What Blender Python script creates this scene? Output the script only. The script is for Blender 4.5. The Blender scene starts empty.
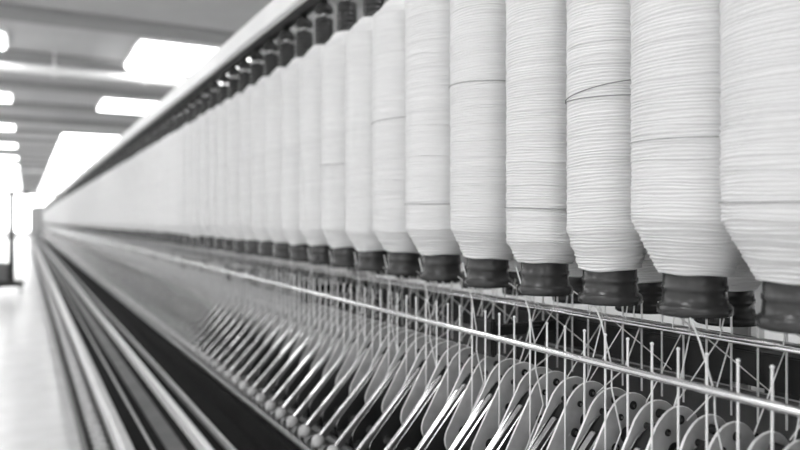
import bpy, bmesh, math, random
from mathutils import Vector, Matrix
random.seed(7)
sc=bpy.context.scene
F=700.0; TH=math.atan(375/F)

# ---------------- materials ----------------
def mat(name,col,rough=.5,metal=0,noise=0,nscale=20,bump=0,bscale=60,emis=0,stretch=None,spec=.5):
    m=bpy.data.materials.new(name); m.use_nodes=True
    nt=m.node_tree; b=nt.nodes['Principled BSDF']
    b.inputs['Base Color'].default_value=(col,col,col,1)
    b.inputs['Roughness'].default_value=rough
    b.inputs['Metallic'].default_value=metal
    b.inputs['Specular IOR Level'].default_value=spec
    tc=nt.nodes.new('ShaderNodeTexCoord'); mp=nt.nodes.new('ShaderNodeMapping')
    nt.links.new(tc.outputs['Object'],mp.inputs[0])
    if stretch: mp.inputs['Scale'].default_value=stretch
    if noise:
        n=nt.nodes.new('ShaderNodeTexNoise'); n.inputs['Scale'].default_value=nscale; n.inputs['Detail'].default_value=5
        r=nt.nodes.new('ShaderNodeValToRGB')
        a=max(0,col-noise); c=min(1,col+noise)
        r.color_ramp.elements[0].color=(a,a,a,1); r.color_ramp.elements[1].color=(c,c,c,1)
        r.color_ramp.elements[0].position=.3; r.color_ramp.elements[1].position=.7
        nt.links.new(mp.outputs[0],n.inputs['Vector']); nt.links.new(n.outputs['Fac'],r.inputs[0]); nt.links.new(r.outputs[0],b.inputs['Base Color'])
    if bump:
        n=nt.nodes.new('ShaderNodeTexNoise'); n.inputs['Scale'].default_value=bscale; n.inputs['Detail'].default_value=4
        bp=nt.nodes.new('ShaderNodeBump'); bp.inputs['Strength'].default_value=bump; bp.inputs['Distance'].default_value=.002
        nt.links.new(mp.outputs[0],n.inputs['Vector']); nt.links.new(n.outputs['Fac'],bp.inputs['Height']); nt.links.new(bp.outputs[0],b.inputs['Normal'])
    if emis:
        b.inputs['Emission Color'].default_value=(1,1,1,1); b.inputs['Emission Strength'].default_value=emis
    return m
M_yarn=mat('roving_yarn',.84,.95,0,.04,8,.8,45,stretch=(1,1,14),spec=.1)
M_tube=mat('bobbin_tube_plastic',.04,.26,0,.01,30)
M_dark=mat('dark_painted_steel',.02,.5,0,.006,15,spec=.35)
M_mid=mat('grey_painted_steel',.16,.4,.1,.03,12)
M_base=mat('machine_grey_enamel',.11,.5,0,.03,6,spec=.3)
M_light=mat('light_painted_steel',.6,.35,.1,.04,8)
M_white=mat('white_enamel',.93,.4,0,.03,6)
M_chrome=mat('polished_steel',.85,.16,1,.05,30)
M_satin=mat('satin_lever_steel',.24,.32,.8,.05,30)
M_alu=mat('cast_aluminium',.5,.4,.1,.08,25,.2,120)
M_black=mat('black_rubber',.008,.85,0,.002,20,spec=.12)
M_floor=mat('floor_terrazzo',.8,.25,0,.05,5)
M_ceil=mat('ceiling_panel',.6,.8,0,.03,2)
M_ceil2=mat('ceiling_batten',.36,.8,0,.03,2)
M_wall=mat('wall_paint',.88,.8,0,.03,2)
M_lamp=mat('lamp_diffuser',.9,.5,emis=8)
M_glass=mat('window_glass_bright',.9,.3,emis=7)
M_wrap=mat('loose_wrap_yarn',.3,.9)

# ---------------- mesh helpers ----------------
def finish(bm,name,mats,parent=None,smooth=True,angle=40):
    me=bpy.data.meshes.new(name); bmesh.ops.recalc_face_normals(bm,faces=bm.faces[:])
    bm.to_mesh(me); bm.free()
    for m in mats: me.materials.append(m)
    if smooth:
        for p in me.polygons: p.use_smooth=True
        try: me.set_sharp_from_angle(angle=math.radians(angle))
        except Exception: pass
    o=bpy.data.objects.new(name,me); sc.collection.objects.link(o)
    if parent: o.parent=parent
    return o
def setm(geomfaces,mi):
    for f in geomfaces: f.material_index=mi
def box(bm,x0,x1,y0,y1,z0,z1,mi=0,bev=0):
    n0=set(bm.faces)
    r=bmesh.ops.create_cube(bm,size=1)
    for v in r['verts']:
        v.co=Vector(((x0+x1)/2+v.co.x*(x1-x0),(y0+y1)/2+v.co.y*(y1-y0),(z0+z1)/2+v.co.z*(z1-z0)))
    if bev:
        es=list({e for v in r['verts'] for e in v.link_edges})
        bmesh.ops.bevel(bm,geom=es,offset=bev,segments=2,affect='EDGES')
    setm([f for f in bm.faces if f not in n0],mi)
def cyl(bm,p0,p1,r0,r1=None,seg=12,mi=0,caps=True):
    if r1 is None: r1=r0
    p0=Vector(p0);p1=Vector(p1);d=p1-p0
    q=d.to_track_quat('Z','Y'); 
    n0=set(bm.faces)
    bmesh.ops.create_cone(bm,cap_ends=caps,segments=seg,radius1=r0,radius2=r1,depth=d.length,matrix=Matrix.Translation((p0+p1)/2)@q.to_matrix().to_4x4())
    setm([f for f in bm.faces if f not in n0],mi)
def prism(bm,pts,y0,y1,mi=0,mirim=None,bev=0):
    """polygon in X-Z extruded along Y"""
    n0=set(bm.faces)
    a=[bm.verts.new((x,y0,z)) for x,z in pts]; b=[bm.verts.new((x,y1,z)) for x,z in pts]
    fa=bm.faces.new(a); fb=bm.faces.new(b[::-1]); n=len(pts); sides=[]
    for i in range(n): sides.append(bm.faces.new((a[i],b[i],b[(i+1)%n],a[(i+1)%n])))
    setm([f for f in bm.faces if f not in n0],mi)
    if mirim is not None: setm(sides,mirim)
    if bev:
        es=[e for e in list(fa.edges)+list(fb.edges)]
        r=bmesh.ops.bevel(bm,geom=es,offset=bev,segments=2,affect='EDGES')
        if mirim is not None: setm(r['faces'],mirim)
def lathe(bm,prof,seg=32,mi=0,cx=0,cy=0,wob=None,cap=True,jit=0):
    rings=[]
    for k,(r,z) in enumerate(prof):
        ring=[]
        for i in range(seg):
            a=2*math.pi*i/seg
            dz=wob(k,a,r) if wob else 0
            rr=r+(random.gauss(0,jit) if jit else 0)
            ring.append(bm.verts.new((cx+rr*math.cos(a),cy+rr*math.sin(a),z+dz)))
        rings.append(ring)
    for k in range(len(rings)-1):
        A,B=rings[k],rings[k+1]
        for i in range(seg):
            f=bm.faces.new((A[i],A[(i+1)%seg],B[(i+1)%seg],B[i])); f.material_index=mi
    if cap:
        f=bm.faces.new(rings[0][::-1]); f.material_index=mi
        f=bm.faces.new(rings[-1]); f.material_index=mi
def array(o,n,dy):
    m=o.modifiers.new('array','ARRAY'); m.count=n; m.use_relative_offset=False; m.use_constant_offset=True
    m.constant_offset_displace=(0,dy,0)
def empty(name,loc=(0,0,0)):
    e=bpy.data.objects.new(name,None); e.location=loc; sc.collection.objects.link(e); return e

ZF=-1.3; YE=47.0; YS=-1.6; L=YE-YS
CX=1.6     # machine centre plane
frame=empty('ring_spinning_frame')

# ---------------- bobbin ----------------
TOP=.66
def bobbin_mesh(name,R,taper,seg,fine,seed,zb=-.09,zt=TOP,wraps=()):
    rnd=random.Random(seed); bm=bmesh.new()
    prof=[(.0,-.157),(.056,-.157),(.060,-.154),(.0605,-.142),(.0575,-.138),(.053,-.135),(.0515,-.124),(.051,-.116),(.053,-.114),(.053,-.107),(.051,-.105),(.051,-.09),(.053,-.086),(.053,-.075),(.03,-.07)]
    prof=[(max(r,.001),z) for r,z in prof]
    lathe(bm,prof,max(20,seg//2),1)
    def base(z):
        if z<zb+taper: 
            t=(z-zb)/taper; return .057+(R-.057)*t
        if z>zt-.055:
            t=(zt-z)/.055; return .045+(R-.045)*max(t,0)
        return R
    prof=[(.04,zb+.002)]
    if fine:
        z=zb
        while z<zt:
            p=rnd.choice([.0052,.006,.0064,.0068]); amp=rnd.uniform(.0006,.0015)
            if rnd.random()<.08: amp*=1.8
            if z<zb+taper: amp*=1.2
            off=rnd.gauss(0,.0006)
            for f,a in ((0,-1),(.22,.3),(.5,.9),(.78,.3)):
                zz=z+p*f
                if zz<zt: prof.append((base(zz)+off+a*amp,zz))
            z+=p
    else:
        for t in [0,.02,.04,.07,.1,.3,.5,.7,.85,.93,.96,.98,1]:
            z=zb+(zt-zb)*t; prof.append((base(z),z))
        prof.insert(6,(R,zb+taper))
        prof.sort(key=lambda q:q[1])
    prof.append((.035,zt+.001))
    ph=rnd.uniform(0,6.28)
    wob=(lambda k,a,r: .0032*math.sin(a+ph+k*.013)+ .0009*math.sin(3*a+k*.3)+.0005*math.sin(5*a-k*.21)) if fine else None
    lathe(bm,prof,seg,0,wob=wob,jit=.00022 if fine else 0)
    for zc,tilt,pa in wraps:
        N=56; pts=[]
        for i in range(N):
            a=2*math.pi*i/N; z=zc+tilt*math.sin(a+pa)
            r=base(z)+.0024; pts.append(Vector((r*math.cos(a),r*math.sin(a),z)))
        for i in range(N): cyl(bm,pts[i],pts[(i+1)%N],.001,seg=5,mi=2,caps=False)
    s=16
    lathe(bm,[(.034,zt-.01),(.034,zt+.02),(.03,zt+.022)],s,1)
    pr=[]; z=zt+.022
    for i in range(5): pr+=[(.036,z),(.036,z+.012),(.031,z+.014),(.031,z+.017)]; z+=.018
    lathe(bm,pr,s,1)
    lathe(bm,[(.012,z),(.012,z+.03)],10,3)
    lathe(bm,[(.036,z+.022),(.038,z+.03),(.034,z+.045),(.02,z+.058),(.012,z+.062),(.012,z+.078)],s,1)
    me=bpy.data.meshes.new(name); bmesh.ops.recalc_face_normals(bm,faces=bm.faces[:]); bm.to_mesh(me); bm.free()
    for m in (M_yarn,M_tube,M_wrap,M_chrome): me.materials.append(m)
    for p in me.polygons: p.use_smooth=True
    if not fine:
        try: me.set_sharp_from_angle(angle=math.radians(25))
        except Exception: pass
    return me
P=.215
def put(name,me,x,y,z=0,parent=None,rz=0):
    o=bpy.data.objects.new(name,me); sc.collection.objects.link(o); o.location=(x,y,z); o.rotation_euler=(0,0,rz)
    if parent: o.parent=parent
    return o
near=[(.40,.1,.08,()),(.625,.107,.09,((.03,.003,1),)),(.81,.102,.09,((.135,.003,.5),)),(1.005,.081,.075,((.25,.014,2.6),(.235,.004,1))),
 (1.198,.083,.045,((.03,.003,0),)),(1.411,.092,.075,((.33,.002,0),)),(1.626,.099,.07,((.05,.004,1),)),(1.837,.096,.065,((.3,.008,2),)),
 (2.048,.092,.065,()),(2.262,.09,.065,((.2,.003,1),)),(2.477,.091,.06,()),(2.692,.09,.06,()),(2.907,.09,.065,()),(3.122,.09,.065,())]
for i,(y,R,tp,w) in enumerate(near):
    me=bobbin_mesh('roving_bobbin_near_%d'%i,R,tp,60,True,100+i,wraps=w)
    put('roving_bobbin',me,1.0,y)
row=empty('roving_bobbin_row')
far=[bobbin_mesh('bobbin_far_%d'%k,.078+.003*k,.065,28,False,k) for k in range(3)]
mid=[bobbin_mesh('bobbin_mid_%d'%k,.083+.003*k,.07,48,True,50+k) for k in range(3)]
n=0
y=3.122+P
while y<YE-.5:
    put('bobbin_%d'%n,(mid if y<5 else far)[n%3],1.0,y+random.uniform(-.006,.006),random.uniform(-.004,.004),row,random.random()*6); y+=P; n+=1
y=.0
while y>YS+.2:
    put('bobbin_%d'%n,far[n%3],1.0,y+.18,0,row); y-=P; n+=1
for X,dz,off in ((1.235,-.045,.075),(1.98,-.03,.0),(2.22,0,.1)):
    y=YS+.3+off
    while y<YE-.5:
        nearb = y<4 and X<1.3
        put('bobbin_%d'%n,(mid if nearb else far)[n%3],X,y,dz,row,random.random()*6); y+=P; n+=1

# ---------------- creel beams ----------------
bm=bmesh.new()
for s in (1,-1):
    X=lambda x: x if s==1 else 2*CX-x
    def bx(x0,x1,z0,z1,mi,bev=0):
        a,b=sorted((X(x0),X(x1))); box(bm,a,b,YS,YE,z0,z1,mi,bev)
    bx(.868,.9,.80,.885,0,.004)
    bx(.9,.912,.79,.81,1)
    bx(.98,1.02,.845,.87,1)
    bx(1.21,1.26,.80,.825,1)
ob=finish(bm,'creel_rails',[M_white,M_dark],frame)
bm=bmesh.new()
box(bm,.9,2*CX-.9,0,.04,.87,.9,0,.003); box(bm,CX-.03,CX+.03,-.0,.05,ZF,.87,0,.004)
for x in (1.235,2*CX-1.235): box(bm,x-.01,x+.01,.01,.03,.82,.87,0)
ob=finish(bm,'creel_post_frames',[M_light],frame); ob.location.y=YS+.4; array(ob,20,2.31)

# ---------------- rails, fence of wires ----------------
bm=bmesh.new()
cyl(bm,(.93,YS,-.259),(.93,YE,-.259),.0075,seg=14,mi=0)
cyl(bm,(1.16,YS,-.215),(1.16,YE,-.215),.008,seg=12,mi=0)
cyl(bm,(1.05,YS,-.20),(1.05,YE,-.20),.004,seg=10,mi=0)
box(bm,1.17,1.2,YS,YE,-.30,-.235,1,.003)
box(bm,1.28,1.30,YS,YE,-.42,-.34,2,.003)
cyl(bm,(1.26,YS,-.25),(1.26,YE,-.25),.012,seg=12,mi=2)
finish(bm,'guide_rails',[M_chrome,M_dark,M_mid],frame)
AP=P/2
bm=bmesh.new()
for dy,x,z0,z1 in ((0,.93,-.49,-.205),(.02,1.16,-.36,-.17)):
    cyl(bm,(x,dy,z0),(x,dy,z1),.0021,seg=8)
    bmesh.ops.create_uvsphere(bm,u_segments=8,v_segments=6,radius=.0032,matrix=Matrix.Translation((x,dy,z1)))
ob=finish(bm,'guide_wires',[M_white],frame); ob.location.y=YS+.1+AP/4; array(ob,int(L/(AP/2))-3,AP/2)

# ---------------- drafting arms ----------------
def stadium(p0,r0,p1,r1,n=9):
    (x0,z0),(x1,z1)=p0,p1; a=math.atan2(z1-z0,x1-x0); pts=[]
    d=math.hypot(x1-x0,z1-z0); b=math.acos((r0-r1)/d)
    for i in range(n+1):
        t=a-b+ (2*b)*i/n; pts.append((x1+r1*math.cos(t),z1+r1*math.sin(t)))
    for i in range(n+1):
        t=a+b+(2*math.pi-2*b)*i/n; pts.append((x0+r0*math.cos(t),z0+r0*math.sin(t)))
    return pts
bm=bmesh.new()
for y in (-.017,.013):
    prism(bm,stadium((.80,-.575),.03,(.975,-.41),.05,12),y,y+.004,2,1,.0010)
# elongated pale cheeks with rounded tops, dark rivets
for y in (-.026,.021):
    prism(bm,stadium((.895,-.505),.040,(.995,-.38),.062,16),y,y+.005,0,5,.0014)
prism(bm,stadium((.80,-.575),.02,(.985,-.40),.045,10),-.012,.013,2)
prism(bm,stadium((.735,-.60),.010,(.93,-.40),.013,8),-.006,.006,4,1,.0015)
for (x,z,r) in ((.985,-.395,.016),(.955,-.415,.009),(1.0,-.342,.008),(.968,-.36,.006),(1.035,-.37,.007),(.905,-.49,.012)):
    cyl(bm,(x,-.0285,z),(x,.0285,z),r,seg=18,mi=2)
    cyl(bm,(x,-.0305,z),(x,.0305,z),r*.45,seg=10,mi=1)
cyl(bm,(.82,-.0205,-.56),(.82,.0205,-.56),.012,seg=18,mi=1)
for (x,z,r) in ((.735,-.635,.02),(.79,-.60,.015)):
    cyl(bm,(x,-.042,z),(x,-.014,z),r,seg=18,mi=2 if r<.02 else 4); cyl(bm,(x,.014,z),(x,.042,z),r,seg=18,mi=2 if r<.02 else 4)
    cyl(bm,(x,-.046,z),(x,.046,z),.006,seg=8,mi=1)
bmesh.ops.create_uvsphere(bm,u_segments=14,v_segments=8,radius=.019,matrix=Matrix.Translation((.722,0,-.612)))
ARM=finish(bm,'drafting_arms',[M_alu,M_chrome,M_dark,M_light,M_satin,M_white],frame,angle=35)
ARM.location.y=YS+.1; array(ARM,int(L/AP)-1,AP)
bm=bmesh.new()
for x,z,r in ((.745,-.675,.016),(.80,-.645,.014),(.88,-.60,.014)): cyl(bm,(x,YS,z),(x,YE,z),r,seg=16,mi=2 if x>.75 else 0)
prism(bm,[(.72,-.70),(1.12,-.50),(1.12,-.62),(.78,-.80),(.72,-.78)],YS,YE,1)
cyl(bm,(1.02,YS,-.47),(1.02,YE,-.47),.02,seg=16,mi=2)
finish(bm,'drafting_rollers',[M_satin,M_black,M_mid],frame)
bm=bmesh.new()
box(bm,1.07,1.11,-.035,.035,-.52,-.25,0,.006)
box(bm,.95,1.2,-.012,.012,-.27,-.245,0,.003)
box(bm,.945,.962,-.042,.042,-.312,-.225,0,.004)
ob=finish(bm,'bracket_posts',[M_dark,M_mid],frame); ob.location.y=1.36-1.182*2; array(ob,int(L/1.182)-1,1.182)

# ---------------- lower body ----------------
bm=bmesh.new()
prism(bm,[(.285,ZF),(.285,-1.1),(.33,-1.07),(.6,-1.07),(.6,ZF)],YS,YE,0)
prism(bm,[(.335,-.96),(.335,-.905),(.35,-.895),(.38,-.895),(.38,-.96)],YS,YE,1)
prism(bm,[(.385,-.95),(.385,-.93),(.6,-.90),(.6,-1.07),(.45,-1.07)],YS,YE,2)
cyl(bm,(.45,YS,-.905),(.45,YE,-.905),.006,seg=10,mi=3)
prism(bm,[(.50,-.915),(.50,-.908),(.56,-.898),(.56,-.915)],YS,YE,0)
prism(bm,[(.60,-1.07),(.60,-.85),(.605,-.842),(.616,-.842),(.622,-.86),(.622,-1.07)],YS,YE,4)
prism(bm,[(.622,-1.0),(.622,-.86),(.66,-.85),(.66,-1.0)],YS,YE,2)
prism(bm,[(.668,-1.0),(.668,-.83),(.672,-.823),(.678,-.83),(.678,-1.0)],YS,YE,3)
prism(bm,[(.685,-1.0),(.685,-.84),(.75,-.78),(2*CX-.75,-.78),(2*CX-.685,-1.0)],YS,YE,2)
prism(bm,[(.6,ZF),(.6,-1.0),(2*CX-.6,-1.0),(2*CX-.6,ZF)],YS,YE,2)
prism(bm,[(2*CX-.6,ZF),(2*CX-.6,-.95),(2*CX-.285,-1.07),(2*CX-.285,ZF)],YS,YE,0)
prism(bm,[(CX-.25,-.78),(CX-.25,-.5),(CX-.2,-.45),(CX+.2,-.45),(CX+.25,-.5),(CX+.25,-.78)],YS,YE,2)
finish(bm,'machine_body',[M_base,M_light,M_black,M_alu,M_white],frame,angle=25)
bm=bmesh.new()
m=lambda x:2*CX-x
prism(bm,[(m(.72),-.70),(m(1.12),-.50),(m(1.12),-.62),(m(.72),-.78)],YS,YE,1)
cyl(bm,(m(.93),YS,-.259),(m(.93),YE,-.259),.0075,seg=12,mi=0)
finish(bm,'rear_side_rails',[M_chrome,M_dark],frame)
bm=bmesh.new()
lathe(bm,[(.014,-1.08),(.014,-1.05),(.024,-1.045),(.024,-1.03),(.012,-1.02),(.012,-.99),(.018,-.985),(.018,-.97),(.008,-.96)],14,0,.305,0)
box(bm,.27,.286,-.012,.012,-1.12,-1.08,1,.003)
ob=finish(bm,'spindles',[M_alu,M_dark],frame); ob.location.y=YS+.05; array(ob,int(L/AP)-1,AP)

# ---------------- roving strands ----------------
bm=bmesh.new()
def strand(pts,r=.0016):
    for a,b in zip(pts,pts[1:]): cyl(bm,a,b,r,seg=6,caps=False)
strand([(.955,.0,-.10),(.95,-.05,-.19),(.94,-.085,-.262),(.935,-.09,-.30),(.95,-.098,-.38),(.90,-.10,-.47)])
strand([(1.2,.10,-.13),(1.17,.08,-.2),(1.15,.045,-.225),(1.08,.02,-.30),(1.0,.015,-.34)])
strand([(1.05,.09,-.2),(1.12,.13,-.11)],.0013)
strand([(1.02,.03,-.15),(1.05,.05,-.2),(1.0,.035,-.30),(.94,.03,-.42)],.0014)
strand([(1.18,-.04,-.16),(1.155,-.06,-.22),(1.0,-.11,-.33)],.0013)
strand([(.98,.06,-.14),(1.05,.02,-.2),(1.16,-.03,-.3)],.0012)
strand([(1.04,-.03,-.15),(1.05,-.01,-.2),(1.02,.06,-.33)],.0012)
ob=finish(bm,'roving_strands',[M_yarn],frame); ob.location.y=YS+.81-5*P-YS; array(ob,int(44/P),P)

bm=bmesh.new()
box(bm,.25,2*CX-.25,YE,YE+1.2,ZF,.9,0,.03); box(bm,.5,2*CX-.5,YE-.0,YE+1.0,.9,1.0,1,.02)
finish(bm,'headstock_cabinet',[M_light,M_mid],frame)

# ---------------- room ----------------
RX0,RX1,RY0,RY1,ZC=-3.6,7.0,-5.0,62.0,2.2
def simple(name,x0,x1,y0,y1,z0,z1,m):
    bm=bmesh.new(); box(bm,x0,x1,y0,y1,z0,z1); return finish(bm,name,[m],smooth=False)
simple('floor',RX0,RX1,RY0,RY1,ZF-.1,ZF,M_floor)
simple('ceiling',RX0,RX1,RY0,RY1,ZC,ZC+.1,M_ceil)
simple('wall_left',RX0-.1,RX0,RY0,RY1,ZF,ZC,M_wall)
simple('wall_right',RX1,RX1+.1,RY0,RY1,ZF,ZC,M_wall)
simple('wall_end',RX0,RX1,RY1,RY1+.1,ZF,ZC,M_wall)
w=empty('window_1')
bm=bmesh.new(); box(bm,-2.6,3.6,RY1-.05,RY1-.01,-.7,2.1,0)
for x in (-2.6,-1.2,.2,1.6): box(bm,x-.03,x+.03,RY1-.08,RY1-.01,-.7,2.1,1)
for z in (-.7,.7,2.1): box(bm,-2.63,3.63,RY1-.08,RY1-.01,z-.03,z+.03,1)
finish(bm,'window_frame',[M_glass,M_white],w)
bm=bmesh.new()
box(bm,RX0,RX1,0,.5,ZC-.05,ZC,0)
ob=finish(bm,'trim_1',[M_ceil2],smooth=False); ob.location.y=.3+1.3; array(ob,28,2.15)
bm=bmesh.new()
for yy in (10.0,30.0):
    cyl(bm,(RX0,yy,1.93),(RX1,yy,1.93),.055,seg=20)
    x=RX0+.6
    while x<RX1: cyl(bm,(x,yy,1.93),(x+.06,yy,1.93),.075,seg=20); cyl(bm,(x+.03,yy,1.93),(x+.03,yy,ZC),.01,seg=8); x+=1.1
finish(bm,'air_duct_pipe',[M_white])
lamps=[]
for X in (-.9,4.6):
    for j in range(-2,13): lamps.append((X,5.2+4.3*j,.35))
for j in range(-2,13): lamps.append((-2.7,3.0+4.3*j,.35))  # added row out of view, brightens beam and bobbins from the left
for yy,h in ((-3.4,.5),(.9,.5),(5.2,.5),(9.5,.75),(13.8,.6),(19.5,.6),(21.6,.6),(23.8,.6),(26,.6),(28.2,.6),(31,.6),(35,.6),(39,.6),(43,.6),(48,.6),(53,.6)): lamps.append((1.9 if yy<15 else 1.5,yy,h))
for X,yy,h in lamps:
    if yy<-4.4 or yy>60: continue
    bm=bmesh.new()
    prism(bm,[(X-.68,ZC-.09),(X+.68,ZC-.09),(X+.68,ZC-.05),(X-.68,ZC-.05)],yy-h,yy+h,0)
    prism(bm,[(X-.72,ZC-.055),(X+.72,ZC-.055),(X+.7,ZC),(X-.7,ZC)],yy-h-.04,yy+h+.04,1)
    finish(bm,'ceiling_lamp',[M_lamp,M_white],smooth=False)

t=empty('trolley_stand')
bm=bmesh.new(); X=-.22;Y=15.0
box(bm,X-.05,X+.05,Y-.05,Y+.05,ZF+.1,.55,0,.01)
box(bm,X-.3,X+.3,Y-.03,Y+.03,.5,.58,0,.01)
box(bm,X-.35,X+.2,Y-.3,Y+.3,ZF+.1,ZF+.2,0,.02)
box(bm,X-.5,X-.05,Y-.25,Y+.25,ZF+.2,-.75,1,.03)
for dx in (-.3,.15):
    for dy in (-.22,.22): cyl(bm,(X+dx-.02,Y+dy,ZF+.05),(X+dx+.02,Y+dy,ZF+.05),.05,seg=14,mi=0)
finish(bm,'stand_body',[M_dark,M_mid],t)

# ---------------- world ----------------
wd=bpy.data.worlds.new('World'); sc.world=wd; wd.use_nodes=True
wd.node_tree.nodes['Background'].inputs[0].default_value=(1,1,1,1)
wd.node_tree.nodes['Background'].inputs[1].default_value=1.2

# ---------------- camera ----------------
cd=bpy.data.cameras.new('camera'); cam=bpy.data.objects.new('camera',cd); sc.collection.objects.link(cam)
cd.sensor_width=36; cd.lens=36*F/800; cd.clip_end=300; cd.clip_start=.02
cam.rotation_euler=(math.pi/2,0,-TH)
cd.shift_y=-3/800
cd.dof.use_dof=True; cd.dof.focus_distance=1.35; cd.dof.aperture_fstop=2.0
sc.camera=cam
sc.view_settings.view_transform='Standard'
